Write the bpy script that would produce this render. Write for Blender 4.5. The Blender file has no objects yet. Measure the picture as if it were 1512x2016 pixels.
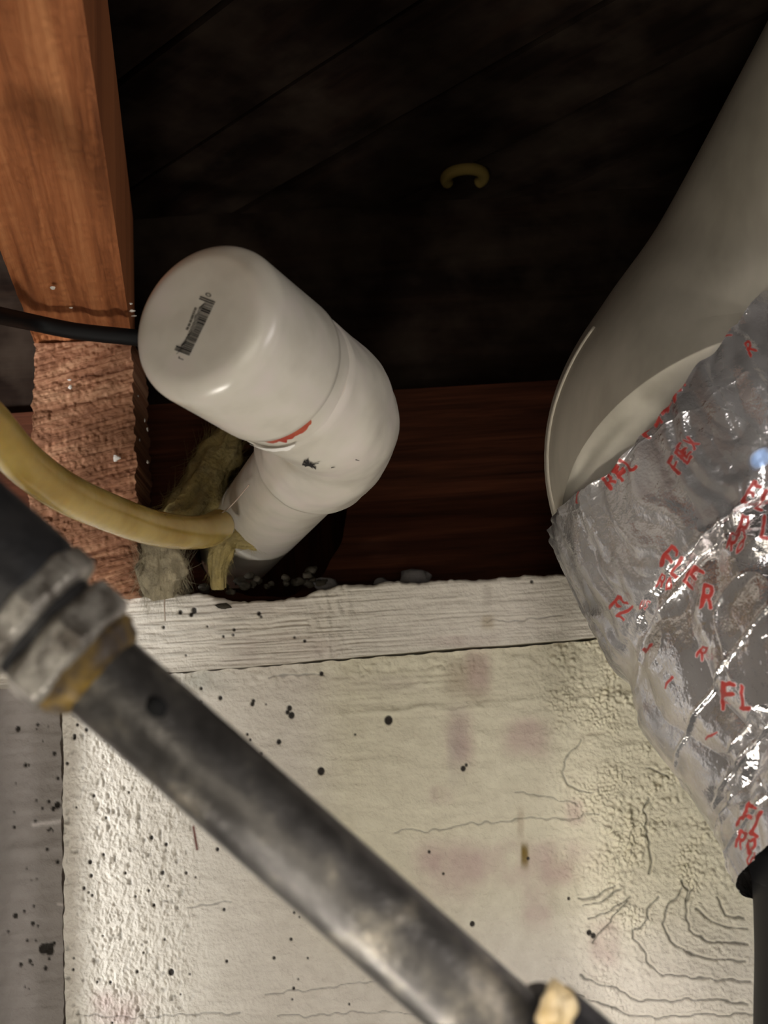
import bpy, bmesh, math, random
import numpy as np
from mathutils import Vector, Matrix

random.seed(7)
RNG = np.random.default_rng(11)
S = bpy.context.scene
COL = S.collection

# ------------------------------------------------------------------ camera
F_PX = 2600.0
PITCH, ROLL = math.radians(13.0), math.radians(3.5)
CAM = np.array([0.0, 0.0, 1.5])
_fw = np.array([0, math.cos(PITCH), math.sin(PITCH)])
_u0 = np.array([0, -math.sin(PITCH), math.cos(PITCH)])
_r0 = np.array([1.0, 0, 0])
_rt = math.cos(ROLL) * _r0 - math.sin(ROLL) * _u0
_up = math.sin(ROLL) * _r0 + math.cos(ROLL) * _u0
cd = bpy.data.cameras.new('camera')
cam = bpy.data.objects.new('camera', cd)
COL.objects.link(cam)
cam.matrix_world = Matrix(((_rt[0], _up[0], -_fw[0], CAM[0]), (_rt[1], _up[1], -_fw[1], CAM[1]),
                           (_rt[2], _up[2], -_fw[2], CAM[2]), (0, 0, 0, 1)))
cd.sensor_fit = 'HORIZONTAL'
cd.sensor_width = 36.0
cd.lens = F_PX / 1512 * 36
cd.clip_start = 0.01
cd.dof.use_dof = True
cd.dof.focus_distance = 0.60
cd.dof.aperture_fstop = 20.0
S.camera = cam

# ------------------------------------------------------------------ light
W = bpy.data.worlds.new('world')
S.world = W
W.use_nodes = True
W.node_tree.nodes['Background'].inputs[0].default_value = (0.9, 0.95, 1.0, 1)
W.node_tree.nodes['Background'].inputs[1].default_value = 0.012
S.view_settings.view_transform = 'Standard'
S.view_settings.look = 'None'
S.view_settings.exposure = 0.0
S.view_settings.gamma = 1.0
S.view_settings.use_curve_mapping = False


def area(name, loc, target, sx, sy, power, col):
    l = bpy.data.lights.new(name, 'AREA')
    l.shape = 'RECTANGLE'
    l.size, l.size_y, l.energy, l.color = sx, sy, power, col
    o = bpy.data.objects.new(name, l)
    COL.objects.link(o)
    o.location = loc
    o.rotation_euler = (Vector(target) - Vector(loc)).to_track_quat('-Z', 'Z').to_euler()
    return o


area('lamp_left', (-1.30, 0.10, 1.30), (-0.14, 0.70, 1.50), 0.06, 0.35, 75.0, (0.97, 0.98, 1.0))
area('lamp_front', (-0.02, -1.15, 1.10), (0.0, 0.68, 1.52), 1.2, 0.85, 3.3, (1.0, 0.92, 0.78)).data.spread = math.radians(110)
area('lamp_overhead', (0.12, -0.12, 1.74), (0.25, 0.44, 1.45), 0.22, 0.22, 0.5, (1.0, 0.95, 0.92)).data.spread = math.radians(50)
area('lamp_right', (0.80, -0.15, 1.45), (0.16, 0.45, 1.48), 0.30, 0.5, 1.1, (1.0, 0.95, 0.92)).data.spread = math.radians(100)
area('lamp_low', (-0.27, 0.25, 0.95), (0.00, 0.50, 1.68), 0.10, 0.16, 0.52, (1.0, 0.94, 0.85)).data.spread = math.radians(76)
# added spot, cone fitted so its rim draws the light edge on duct and wall
_sl = bpy.data.lights.new('edge_spot', 'SPOT')
_sl.energy, _sl.color, _sl.spot_size, _sl.spot_blend, _sl.shadow_soft_size = 12.0, (1.0, 0.95, 0.86), math.radians(36.6), 0.12, 0.008
_so = bpy.data.objects.new('edge_spot', _sl)
COL.objects.link(_so)
_so.location = (-0.34, -0.10, 1.15)
_so.rotation_euler = Vector((0.69016, 0.64879, 0.32054)).to_track_quat('-Z', 'Y').to_euler()


# ------------------------------------------------------------------ helpers
def ray(px, py):
    return _fw + _rt * ((px - 756) / F_PX) + _up * (-(py - 1008) / F_PX)


def P(px, py, d):
    return CAM + ray(px, py) * d


def C(x, y, d):            # metres in the camera's axes (y down)
    return CAM + _rt * x - _up * y + _fw * d


def on_y(px, py, Y):
    r = ray(px, py)
    return CAM + r * ((Y - CAM[1]) / r[1])


def on_z(px, py, Z):
    r = ray(px, py)
    return CAM + r * ((Z - CAM[2]) / r[2])


def proj(A):
    V = A - CAM
    d = V @ _fw
    return 756 + F_PX * (V @ _rt) / d, 1008 - F_PX * (V @ _up) / d


def _hash(i, j, k, seed):
    h = (i * 374761393 + j * 668265263 + k * 2147483647 + seed * 1274126177) & 0xFFFFFFFF
    h = ((h ^ (h >> 13)) * 1274126177) & 0xFFFFFFFF
    h = ((h ^ (h >> 16)) * 2246822519) & 0xFFFFFFFF
    return (h ^ (h >> 15)) & 0xFFFFFFFF


def vnoise(A, seed=0):
    """smooth value noise in -1..1"""
    A = np.asarray(A, float)
    f = np.floor(A)
    t = A - f
    t = t * t * t * (t * (t * 6 - 15) + 10)
    I = f.astype(np.int64)
    out = 0
    for a in (0, 1):
        wa = t[..., 0] if a else 1 - t[..., 0]
        for b in (0, 1):
            wb = t[..., 1] if b else 1 - t[..., 1]
            for c in (0, 1):
                wc = t[..., 2] if c else 1 - t[..., 2]
                out = out + wa * wb * wc * (_hash(I[..., 0] + a, I[..., 1] + b, I[..., 2] + c, seed) / 2147483648.0 - 1)
    return out


def fbm(A, oct=3, seed=0, gain=0.5):
    s, a = 0, 1.0
    for o in range(oct):
        s = s + a * vnoise(A * (2.03 ** o) + 17.3 * o, seed + o)
        a *= gain
    return s


def voro(A, seed=0):
    A = np.asarray(A, float)
    I = np.floor(A).astype(np.int64)
    f1 = np.full(A.shape[:-1], 9.0)
    f2 = np.full(A.shape[:-1], 9.0)
    idv = np.zeros(A.shape[:-1])
    for a in (-1, 0, 1):
        for b in (-1, 0, 1):
            for c in (-1, 0, 1):
                X = I + np.array([a, b, c])
                hs = [_hash(X[..., 0], X[..., 1], X[..., 2], seed + q) / 4294967296.0 for q in (0, 31, 62, 93)]
                d = np.sqrt((X[..., 0] + hs[0] - A[..., 0]) ** 2 + (X[..., 1] + hs[1] - A[..., 1]) ** 2 + (X[..., 2] + hs[2] - A[..., 2]) ** 2)
                m = d < f1
                f2 = np.where(m, f1, np.minimum(f2, d))
                idv = np.where(m, hs[3], idv)
                f1 = np.where(m, d, f1)
    return f1, f2, idv


def seg_dist(px, py, pts):
    """distance in pixels to a polyline, only evaluated near it"""
    d = np.full(px.shape, 1e6)
    for (x0, y0), (x1, y1) in zip(pts[:-1], pts[1:]):
        dx, dy = x1 - x0, y1 - y0
        L = dx * dx + dy * dy + 1e-9
        t = np.clip(((px - x0) * dx + (py - y0) * dy) / L, 0, 1)
        d = np.minimum(d, np.hypot(px - x0 - t * dx, py - y0 - t * dy))
    return d


def sstep(a, b, x):
    t = np.clip((x - a) / (b - a), 0, 1)
    return t * t * (3 - 2 * t)


def link(name, me, mat, parent=None):
    o = bpy.data.objects.new(name, me)
    COL.objects.link(o)
    if mat is not None:
        me.materials.append(mat)
    if parent is not None:
        o.parent = parent
        o.matrix_parent_inverse = parent.matrix_world.inverted()
    return o


def tag(o, label=None, cat=None, group=None, kind=None):
    if label: o['label'] = label
    if cat: o['category'] = cat
    if group: o['group'] = group
    if kind: o['kind'] = kind
    return o


def empty(name, loc):
    o = bpy.data.objects.new(name, None)
    COL.objects.link(o)
    o.empty_display_size = 0.02
    o.location = tuple(loc)
    o.matrix_world = Matrix.Translation(Vector(tuple(loc)))
    return o


def raw_mesh(name, V, Q, T=None, smooth=True, attrs=None, flat_from=None):
    """V (n,3), Q (m,4) quads, T list of extra polygons"""
    me = bpy.data.meshes.new(name)
    V = np.asarray(V, np.float32)
    Q = np.asarray(Q, np.int32).reshape(-1, 4)
    T = T or []
    nl = Q.size + sum(len(t) for t in T)
    me.vertices.add(len(V))
    me.vertices.foreach_set('co', V.ravel())
    me.loops.add(nl)
    lv = np.concatenate([Q.ravel()] + [np.asarray(t, np.int32) for t in T]).astype(np.int32)
    me.loops.foreach_set('vertex_index', lv)
    tot = np.array([4] * len(Q) + [len(t) for t in T], np.int32)
    st = np.concatenate([[0], np.cumsum(tot)[:-1]]).astype(np.int32)
    me.polygons.add(len(tot))
    me.polygons.foreach_set('loop_start', st)
    me.polygons.foreach_set('loop_total', tot)
    sm = np.full(len(tot), smooth)
    if flat_from is not None:
        sm[flat_from:] = False
    me.update(calc_edges=True)
    me.polygons.foreach_set('use_smooth', sm)
    for k, a in (attrs or {}).items():
        a = np.asarray(a, np.float32)
        if a.ndim == 1:
            at = me.attributes.new(k, 'FLOAT', 'POINT')
            at.data.foreach_set('value', a)
        elif a.shape[1] == 3:
            at = me.attributes.new(k, 'FLOAT_VECTOR', 'POINT')
            at.data.foreach_set('vector', a.ravel())
        else:
            at = me.attributes.new(k, 'FLOAT_COLOR', 'POINT')
            at.data.foreach_set('color', a.ravel())
    me.validate()
    return me


def grid_quads(n, m, wrap=False):
    i = np.arange(n - 1)[:, None]
    j = np.arange(m if wrap else m - 1)[None, :]
    j2 = (j + 1) % m
    return np.stack([i * m + j, (i + 1) * m + j, (i + 1) * m + j2, i * m + j2], -1).reshape(-1, 4)


def slab(name, G, back, mat, parent=None, attrs=None, flip=False):
    """a displaced front grid G (n,m,3) closed by straight sides and a back"""
    n, m = G.shape[:2]
    V = G.reshape(-1, 3)
    Q = grid_quads(n, m)
    idx = np.arange(n * m).reshape(n, m)
    ring = np.concatenate([idx[0, :-1], idx[:-1, -1], idx[-1, :0:-1], idx[:0:-1, 0]])
    b = len(ring)
    Vf = V[ring]
    Vb = Vf + np.asarray(back)
    base = len(V)
    k = np.arange(b)
    k2 = (k + 1) % b
    Q2 = np.stack([base + k, base + k2, base + b + k2, base + b + k], -1)
    VV = np.concatenate([V, Vf, Vb])
    T = [list(base + b + k)]
    if flip:
        Q = Q[:, ::-1]
        Q2 = Q2[:, ::-1]
    at = {}
    for kk, a in (attrs or {}).items():
        a = np.asarray(a)
        at[kk] = np.concatenate([a, a[ring], a[ring]])
    me = raw_mesh(name, VV, np.concatenate([Q, Q2]), T, True, at, flat_from=len(Q))
    bm = bmesh.new()
    bm.from_mesh(me)
    bmesh.ops.recalc_face_normals(bm, faces=bm.faces)
    bm.to_mesh(me)
    bm.free()
    return link(name, me, mat, parent)


def quad_patch(c, n, m):
    """c = TL, TR, BR, BL world points"""
    a = np.linspace(0, 1, n)[:, None, None]
    b = np.linspace(0, 1, m)[None, :, None]
    TL, TR, BR, BL = [np.asarray(q, float) for q in c]
    return (TL * (1 - b) + TR * b) * (1 - a) + (BL * (1 - b) + BR * b) * a


def smooth_path(pts, n):
    pts = np.asarray(pts, float)
    p = np.concatenate([[2 * pts[0] - pts[1]], pts, [2 * pts[-1] - pts[-2]]])
    k = len(pts) - 1
    out = []
    for t in np.linspace(0, k - 1e-6, n):
        i = int(t)
        u = t - i
        a, b, c, d = p[i:i + 4]
        out.append(0.5 * ((2 * b) + (c - a) * u + (2 * a - 5 * b + 4 * c - d) * u * u + (3 * b - a - 3 * c + d) * u ** 3))
    return np.array(out)


def frames(path, ref=None):
    T = np.gradient(path, axis=0)
    T /= np.linalg.norm(T, axis=1)[:, None]
    N = np.zeros_like(T)
    if ref is None:
        v = np.array([0.31, 0.2, 0.93])
        for i in range(len(T)):
            v = v - T[i] * (v @ T[i])
            v /= np.linalg.norm(v)
            N[i] = v
    else:
        for i in range(len(T)):
            v = ref - path[i]
            v = v - T[i] * (v @ T[i])
            N[i] = v / np.linalg.norm(v)
    return T, N, np.cross(T, N)


def sweep(path, rad, ang, ref=None):
    """rad scalar / (n,) / (n,m); ang (m,) -> (n,m,3)"""
    path = np.asarray(path, float)
    T, N, B = frames(path, ref)
    r = np.asarray(rad, float)
    if r.ndim == 0: r = np.full((len(path), len(ang)), float(r))
    if r.ndim == 1: r = np.repeat(r[:, None], len(ang), 1)
    return path[:, None, :] + r[..., None] * (np.cos(ang)[None, :, None] * N[:, None, :] + np.sin(ang)[None, :, None] * B[:, None, :])


def tube(name, path, rad, mat, parent=None, seg=32, caps=True, attrs=None, smooth=True):
    ang = np.linspace(0, 2 * math.pi, seg, endpoint=False)
    G = sweep(path, rad, ang)
    n, m = G.shape[:2]
    T = []
    if caps:
        T = [list(range(m))[::-1], list(range((n - 1) * m, n * m))]
    me = raw_mesh(name, G.reshape(-1, 3), grid_quads(n, m, True)[:, ::-1], T, smooth, attrs, flat_from=None)
    fix_normals(me)
    return link(name, me, mat, parent)


def fix_normals(me):
    bm = bmesh.new()
    bm.from_mesh(me)
    bmesh.ops.recalc_face_normals(bm, faces=bm.faces)
    bm.to_mesh(me)
    bm.free()


def lathe_mesh(name, prof, org, axis, seg=64, side=None, sharp=35, wob=None, phase=0.0):
    """prof list of (s, r); closed at the ends when r=0 is not reached"""
    axis = np.asarray(axis, float) / np.linalg.norm(axis)
    side = np.asarray(side if side is not None else [0.3, 0.5, 0.81], float)
    a = side - axis * (side @ axis)
    a /= np.linalg.norm(a)
    b = np.cross(axis, a)
    ang = np.linspace(0, 2 * math.pi, seg, endpoint=False) + phase
    pr = np.asarray(prof, float)
    G = org + pr[:, 0][:, None, None] * axis + pr[:, 1][:, None, None] * (np.cos(ang)[None, :, None] * a + np.sin(ang)[None, :, None] * b)
    if wob is not None:
        G = G + wob(G)
    n, m = G.shape[:2]
    me = raw_mesh(name, G.reshape(-1, 3), grid_quads(n, m, True), [list(range(m))[::-1], list(range((n - 1) * m, n * m))], True)
    bm = bmesh.new()
    bm.from_mesh(me)
    bmesh.ops.remove_doubles(bm, verts=bm.verts, dist=1e-6)
    bmesh.ops.recalc_face_normals(bm, faces=bm.faces)
    for e in bm.edges:
        if len(e.link_faces) == 2 and e.calc_face_angle(0) > math.radians(sharp):
            e.smooth = False
    bm.to_mesh(me)
    bm.free()
    return me


def lathe(name, prof, org, axis, mat, parent=None, **k):
    return link(name, lathe_mesh(name, prof, org, axis, **k), mat, parent)


# ------------------------------------------------------------------ materials
class NT:
    def __init__(self, name):
        self.m = bpy.data.materials.new(name)
        self.m.use_nodes = True
        self.t = self.m.node_tree
        self.b = self.t.nodes['Principled BSDF']
        self.out = self.t.nodes['Material Output']

    def n(self, typ, **k):
        x = self.t.nodes.new(typ)
        for a, v in k.items():
            setattr(x, a, v)
        return x

    def l(self, a, b):
        self.t.links.new(a, b)

    def coord(self, attr=None):
        if attr:
            a = self.n('ShaderNodeAttribute', attribute_name=attr)
            return a.outputs['Vector']
        return self.n('ShaderNodeTexCoord').outputs['Object']

    def noise(self, src, scale, detail=3, rough=0.55, stretch=None, dist=0.0):
        if stretch:
            mp = self.n('ShaderNodeMapping')
            mp.inputs['Scale'].default_value = stretch
            self.l(src, mp.inputs['Vector'])
            src = mp.outputs[0]
        x = self.n('ShaderNodeTexNoise')
        x.inputs['Scale'].default_value = scale
        x.inputs['Detail'].default_value = detail
        x.inputs['Roughness'].default_value = rough
        x.inputs['Distortion'].default_value = dist
        self.l(src, x.inputs['Vector'])
        return x.outputs['Fac']

    def ramp(self, fac, stops):
        r = self.n('ShaderNodeValToRGB')
        e = r.color_ramp.elements
        while len(e) < len(stops): e.new(0.5)
        for el, (p, c) in zip(e, stops):
            el.position = p
            el.color = (*c, 1) if len(c) == 3 else c
        self.l(fac, r.inputs[0])
        return r.outputs[0]

    def mix(self, fac, a, b, mode='MIX'):
        x = self.n('ShaderNodeMix', data_type='RGBA', blend_type=mode)
        if isinstance(fac, (int, float)): x.inputs[0].default_value = fac
        else: self.l(fac, x.inputs[0])
        for s, i in ((a, 6), (b, 7)):
            if isinstance(s, tuple): x.inputs[i].default_value = (*s, 1)
            else: self.l(s, x.inputs[i])
        return x.outputs[2]

    def math(self, op, a, b):
        x = self.n('ShaderNodeMath', operation=op)
        for s, i in ((a, 0), (b, 1)):
            if isinstance(s, (int, float)): x.inputs[i].default_value = s
            else: self.l(s, x.inputs[i])
        return x.outputs[0]

    def bump(self, h, strength, dist):
        x = self.n('ShaderNodeBump')
        x.inputs['Strength'].default_value = strength
        x.inputs['Distance'].default_value = dist
        self.l(h, x.inputs['Height'])
        self.l(x.outputs[0], self.b.inputs['Normal'])

    def set(self, col=None, rough=None, metal=None, spec=None, **k):
        def put(name, v):
            i = self.b.inputs[name]
            if isinstance(v, tuple): i.default_value = (*v, 1) if len(v) == 3 and len(i.default_value) == 4 else v
            elif isinstance(v, (int, float)): i.default_value = v
            else: self.l(v, i)
        if col is not None: put('Base Color', col)
        if rough is not None: put('Roughness', rough)
        if metal is not None: put('Metallic', metal)
        if spec is not None: put('Specular IOR Level', spec)
        for a, v in k.items(): put(a.replace('_', ' '), v)
        return self.m


def m_paint():
    t = NT('weathered_white_paint')
    c = t.n('ShaderNodeAttribute', attribute_name='col').outputs['Color']
    o = t.coord()
    fine = t.noise(o, 900, 3)
    mid = t.noise(o, 160, 4)
    c = t.mix(0.5, c, t.ramp(mid, [(0.3, (0.78, 0.76, 0.74)), (0.7, (1, 1, 1))]), 'MULTIPLY')
    t.bump(t.math('ADD', t.math('MULTIPLY', fine, 0.5), mid), 0.55, 0.0012)
    return t.set(c, 0.62, 0, 0.3)


def wood(name, stops, along=(6, 90, 90), bstr=0.5, bdist=0.002, rough=0.75, spec=0.25, blotch=None):
    """grain runs along the first coordinate of the 'loc' attribute"""
    t = NT(name)
    v = t.coord('loc')
    g1 = t.noise(v, 1.0, 4, 0.6, along, 0.6)
    g2 = t.noise(v, 1.0, 3, 0.6, tuple(a * 4 for a in along), 0.2)
    g = t.math('ADD', t.math('MULTIPLY', g1, 0.7), t.math('MULTIPLY', g2, 0.3))
    c = t.ramp(g, stops)
    if blotch:
        b = t.noise(v, 22, 4, 0.6)
        c = t.mix(t.ramp(b, [(0.42, (0, 0, 0)), (0.68, (1, 1, 1))]), c, blotch)
    t.bump(g, bstr, bdist)
    return t.set(c, rough, 0, spec)


M_PAINT = m_paint()
M_JOIST = wood('red_fir_joist', [(0.30, (0.15, 0.046, 0.016)), (0.48, (0.36, 0.125, 0.045)), (0.66, (0.52, 0.215, 0.085))],
               (4, 95, 95), 0.7, 0.003)
M_BLOCK = wood('rough_sawn_end_wood', [(0.32, (0.11, 0.040, 0.018)), (0.5, (0.29, 0.13, 0.068)), (0.68, (0.50, 0.28, 0.16))],
               (30, 140, 140), 0.8, 0.003, blotch=(0.15, 0.065, 0.03))
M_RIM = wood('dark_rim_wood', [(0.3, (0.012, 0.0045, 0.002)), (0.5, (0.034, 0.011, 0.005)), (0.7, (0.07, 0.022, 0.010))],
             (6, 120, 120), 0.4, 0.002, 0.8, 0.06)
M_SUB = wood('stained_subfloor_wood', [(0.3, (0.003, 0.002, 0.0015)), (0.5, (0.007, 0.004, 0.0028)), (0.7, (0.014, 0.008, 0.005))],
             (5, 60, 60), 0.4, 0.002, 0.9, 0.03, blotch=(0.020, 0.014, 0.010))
M_CUT = wood('fresh_cut_wood', [(0.3, (0.06, 0.02, 0.01)), (0.5, (0.16, 0.06, 0.03)), (0.7, (0.28, 0.12, 0.06))], (9, 90, 90), 0.5, 0.002)


def m_pvc():
    t = NT('white_pvc')
    o = t.coord()
    n = t.noise(o, 45, 3)
    c = t.ramp(n, [(0.3, (0.50, 0.46, 0.39)), (0.5, (0.57, 0.53, 0.455)), (0.7, (0.60, 0.535, 0.485))])
    t.bump(t.noise(o, 38, 2, 0.4), 0.35, 0.004)
    return t.set(c, 0.27, 0, 0.5, Subsurface_Weight=0.06, Subsurface_Radius=(0.01, 0.008, 0.006), Subsurface_Scale=0.2)


M_PVC = m_pvc()


def simple(name, col, rough, metal=0.0, spec=0.4, bump=None, var=None, scale=60):
    t = NT(name)
    c = col
    if var:
        c = t.ramp(t.noise(t.coord(), scale, 4), [(0.35, col), (0.65, var)])
    if bump:
        t.bump(t.noise(t.coord(), bump[0], 4), bump[1], bump[2])
    return t.set(c, rough, metal, spec)


def m_iron():
    t = NT('dark_iron_pipe')
    o = t.coord()
    n = t.noise(o, 70, 4, 0.6)
    c = t.ramp(n, [(0.3, (0.045, 0.041, 0.038)), (0.52, (0.10, 0.092, 0.085)), (0.60, (0.16, 0.145, 0.125)), (0.72, (0.34, 0.30, 0.24))])
    t.bump(t.noise(o, 240, 4), 0.35, 0.0012)
    return t.set(c, t.ramp(t.noise(o, 40, 2), [(0.3, (0.28,) * 3), (0.7, (0.5,) * 3)]), 0.55, 0.5)


M_IRON = m_iron()
M_IRONLIGHT = simple('worn_iron', (0.13, 0.11, 0.09), 0.45, 0.5, 0.5, (180, 0.7, 0.002), (0.56, 0.52, 0.46), 130)
M_IRONDARK = simple('black_iron', (0.022, 0.022, 0.024), 0.5, 0.3, 0.4, (150, 0.4, 0.0015), (0.045, 0.042, 0.042), 70)
M_DOPE = simple('yellow_thread_sealant', (0.26, 0.16, 0.03), 0.5, 0.1, 0.4, (200, 0.5, 0.001), (0.07, 0.05, 0.035), 150)
M_DOPEPALE = simple('cream_thread_sealant', (0.75, 0.62, 0.40), 0.45, 0, 0.5, (260, 0.6, 0.001), (0.55, 0.38, 0.16), 140)
M_BLACK = simple('black_rubber', (0.005, 0.005, 0.0055), 0.6, 0, 0.2)
M_GLINT = simple('glint_white', (0.88, 0.85, 0.80), 0.25)  # white for the glint painted on the elbow hub
M_INK = simple('black_ink', (0.012, 0.010, 0.011), 0.6, 0, 0.2)
M_PRIMER = simple('red_primer', (0.33, 0.018, 0.012), 0.35, 0, 0.4, None, (0.40, 0.09, 0.04), 120)
M_WOOL = simple('yellow_glass_wool', (0.36, 0.28, 0.11), 0.95, 0, 0.05, (300, 0.8, 0.002), (0.26, 0.21, 0.10), 120)
M_WOOLGREY = simple('dusty_glass_wool', (0.42, 0.36, 0.24), 0.95, 0, 0.05, (300, 0.8, 0.002), (0.30, 0.26, 0.18), 120)
M_OLDFOAM = simple('old_foam', (0.10, 0.07, 0.02), 0.95, 0, 0.05)
M_DIRT = simple('dry_dirt', (0.075, 0.065, 0.05), 0.95, 0, 0.1, (400, 0.8, 0.001), (0.03, 0.026, 0.02), 200)
M_GREYLUMP = simple('grey_mortar', (0.13, 0.12, 0.12), 0.9, 0, 0.1, (300, 0.8, 0.001), (0.15, 0.14, 0.135), 160)
M_CHIP = simple('white_paint_chip', (0.7, 0.66, 0.6), 0.7)
M_WEB = simple('cobweb_thread', (0.42, 0.33, 0.26), 0.8)
M_RUST = simple('rust_brown', (0.10, 0.03, 0.015), 0.8)


def m_vinyl():
    t = NT('yellow_vinyl')
    c = t.ramp(t.noise(t.coord(), 30, 3), [(0.35, (0.55, 0.38, 0.09)), (0.6, (0.78, 0.60, 0.22))])
    t.bump(t.noise(t.coord(), 60, 3), 0.3, 0.002)
    return t.set(c, 0.16, 0, 0.6, Transmission_Weight=0.65, IOR=1.38, Subsurface_Weight=0.35,
                 Subsurface_Radius=(0.01, 0.008, 0.003), Subsurface_Scale=0.6)


M_VINYL = m_vinyl()


def m_galv():
    t = NT('dull_galvanised_sheet')
    o = t.coord()
    c = t.ramp(t.noise(o, 28, 4, 0.6, (1, 1, 0.35)), [(0.3, (0.33, 0.30, 0.24)), (0.6, (0.47, 0.43, 0.35))])
    t.bump(t.noise(o, 30, 3), 0.12, 0.003)
    return t.set(c, 0.5, 0.35, 0.4)


M_GALV = m_galv()


def m_foil():
    t = NT('printed_foil_jacket')
    c = t.n('ShaderNodeAttribute', attribute_name='col').outputs['Color']
    pr = t.n('ShaderNodeAttribute', attribute_name='ink').outputs['Fac']
    o = t.coord()
    t.bump(t.math('ADD', t.noise(o, 150, 4, 0.65), t.math('MULTIPLY', t.noise(o, 520, 2), 0.3)), 0.5, 0.0016)
    mt = t.math('SUBTRACT', 0.92, t.math('MULTIPLY', pr, 0.85))
    rg = t.math('ADD', t.ramp(t.noise(o, 55, 3), [(0.3, (0.09,) * 3), (0.7, (0.24,) * 3)]), t.math('MULTIPLY', pr, 0.3))
    return t.set(c, rg, mt, 0.5)


M_FOIL = m_foil()

# ------------------------------------------------------------------ the setting
YW = float(P(700, 1150, 0.70)[1])
PAINT = np.array([0.75, 0.70, 0.61])


def painted_board(name, corners, n, m, Y, parent, thick, kind):
    """a paint-covered board: corners in pixels TL TR BR BL, laid on the plane y = Y"""
    G = quad_patch([on_y(x, y, Y) for x, y in corners], n, m)
    px, py = proj(G)
    base = np.repeat(PAINT[None, None, :], n, 0).repeat(m, 1).copy()
    A = np.stack([G[..., 0], G[..., 2], G[..., 0] * 0], -1)
    h = 0.00035 * fbm(A * np.array([60, 190, 1]), 3, 3)
    big = fbm(A * 14, 3, 5)
    base *= (1 + 0.06 * big)[..., None]
    kind(G, px, py, A, base, h)
    # fine pitted paint
    h += 0.00010 * vnoise(A * 800, 9)
    G[..., 1] -= h
    # irregular outline
    for e, ax in ((G[0], 2), (G[-1], 2), (G[:, 0], 0), (G[:, -1], 0)):
        e[:, ax] += 0.0006 * fbm(np.stack([e[:, 0] * 150, e[:, 2] * 150, e[:, 2] * 0], -1), 3, 21)
    rgba = np.concatenate([np.clip(base, 0, 1), np.ones((n, m, 1))], -1).reshape(-1, 4)
    return slab(name, G, (0, thick, 0), M_PAINT, parent, {'col': rgba})


def stain(base, px, py, cx, cy, sx, sy, col, k, A=None, seed=0):
    w = np.exp(-((px - cx) / sx) ** 4 - ((py - cy) / sy) ** 4)
    if A is not None:
        w = w * np.clip(0.75 + 0.5 * fbm(A * 90, 3, seed), 0, 1.2)
    w = (w * k)[..., None]
    base[...] = base * (1 - w) + np.array(col) * w


def specks(base, h, px, py, lst):
    for x, y, r in lst:
        d = np.hypot(px - x, (py - y) * 0.85)
        w = sstep(r + 1.2, r - 1.2, d)[...]
        base[...] = base * (1 - w[..., None]) + np.array([0.025, 0.02, 0.016]) * w[..., None]
        h -= 0.0006 * w


def crack(base, h, px, py, pts, wd, depth, dark=0.75, lip=0.0, A=None):
    wx = px + 4 * vnoise(A * 260, 41)
    wy = py + 4 * vnoise(A * 260, 47)
    d = seg_dist(wx, wy, pts)
    w = np.exp(-(d / wd) ** 2)
    h -= depth * w
    base *= (1 - dark * w)[..., None]
    if lip:
        h += lip * np.exp(-((d - 3.2 * wd) / (1.8 * wd)) ** 2) * np.clip(0.6 + vnoise(A * 400, 51), 0, 1.4)


RPX = [(float(RNG.uniform(130, 700)), float(RNG.uniform(1350, 2016)), float(RNG.uniform(1.6, 3.6))) for _ in range(70)]


def fl_left(A):
    q, _, _ = voro(A * np.array([520, 380, 1]) + 0.8 * vnoise(A * 250, 5)[..., None], 23)
    return np.clip(0.7 - q, 0, 1) * np.clip(0.4 + fbm(A * 90, 2, 29), 0, 1.3)


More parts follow.
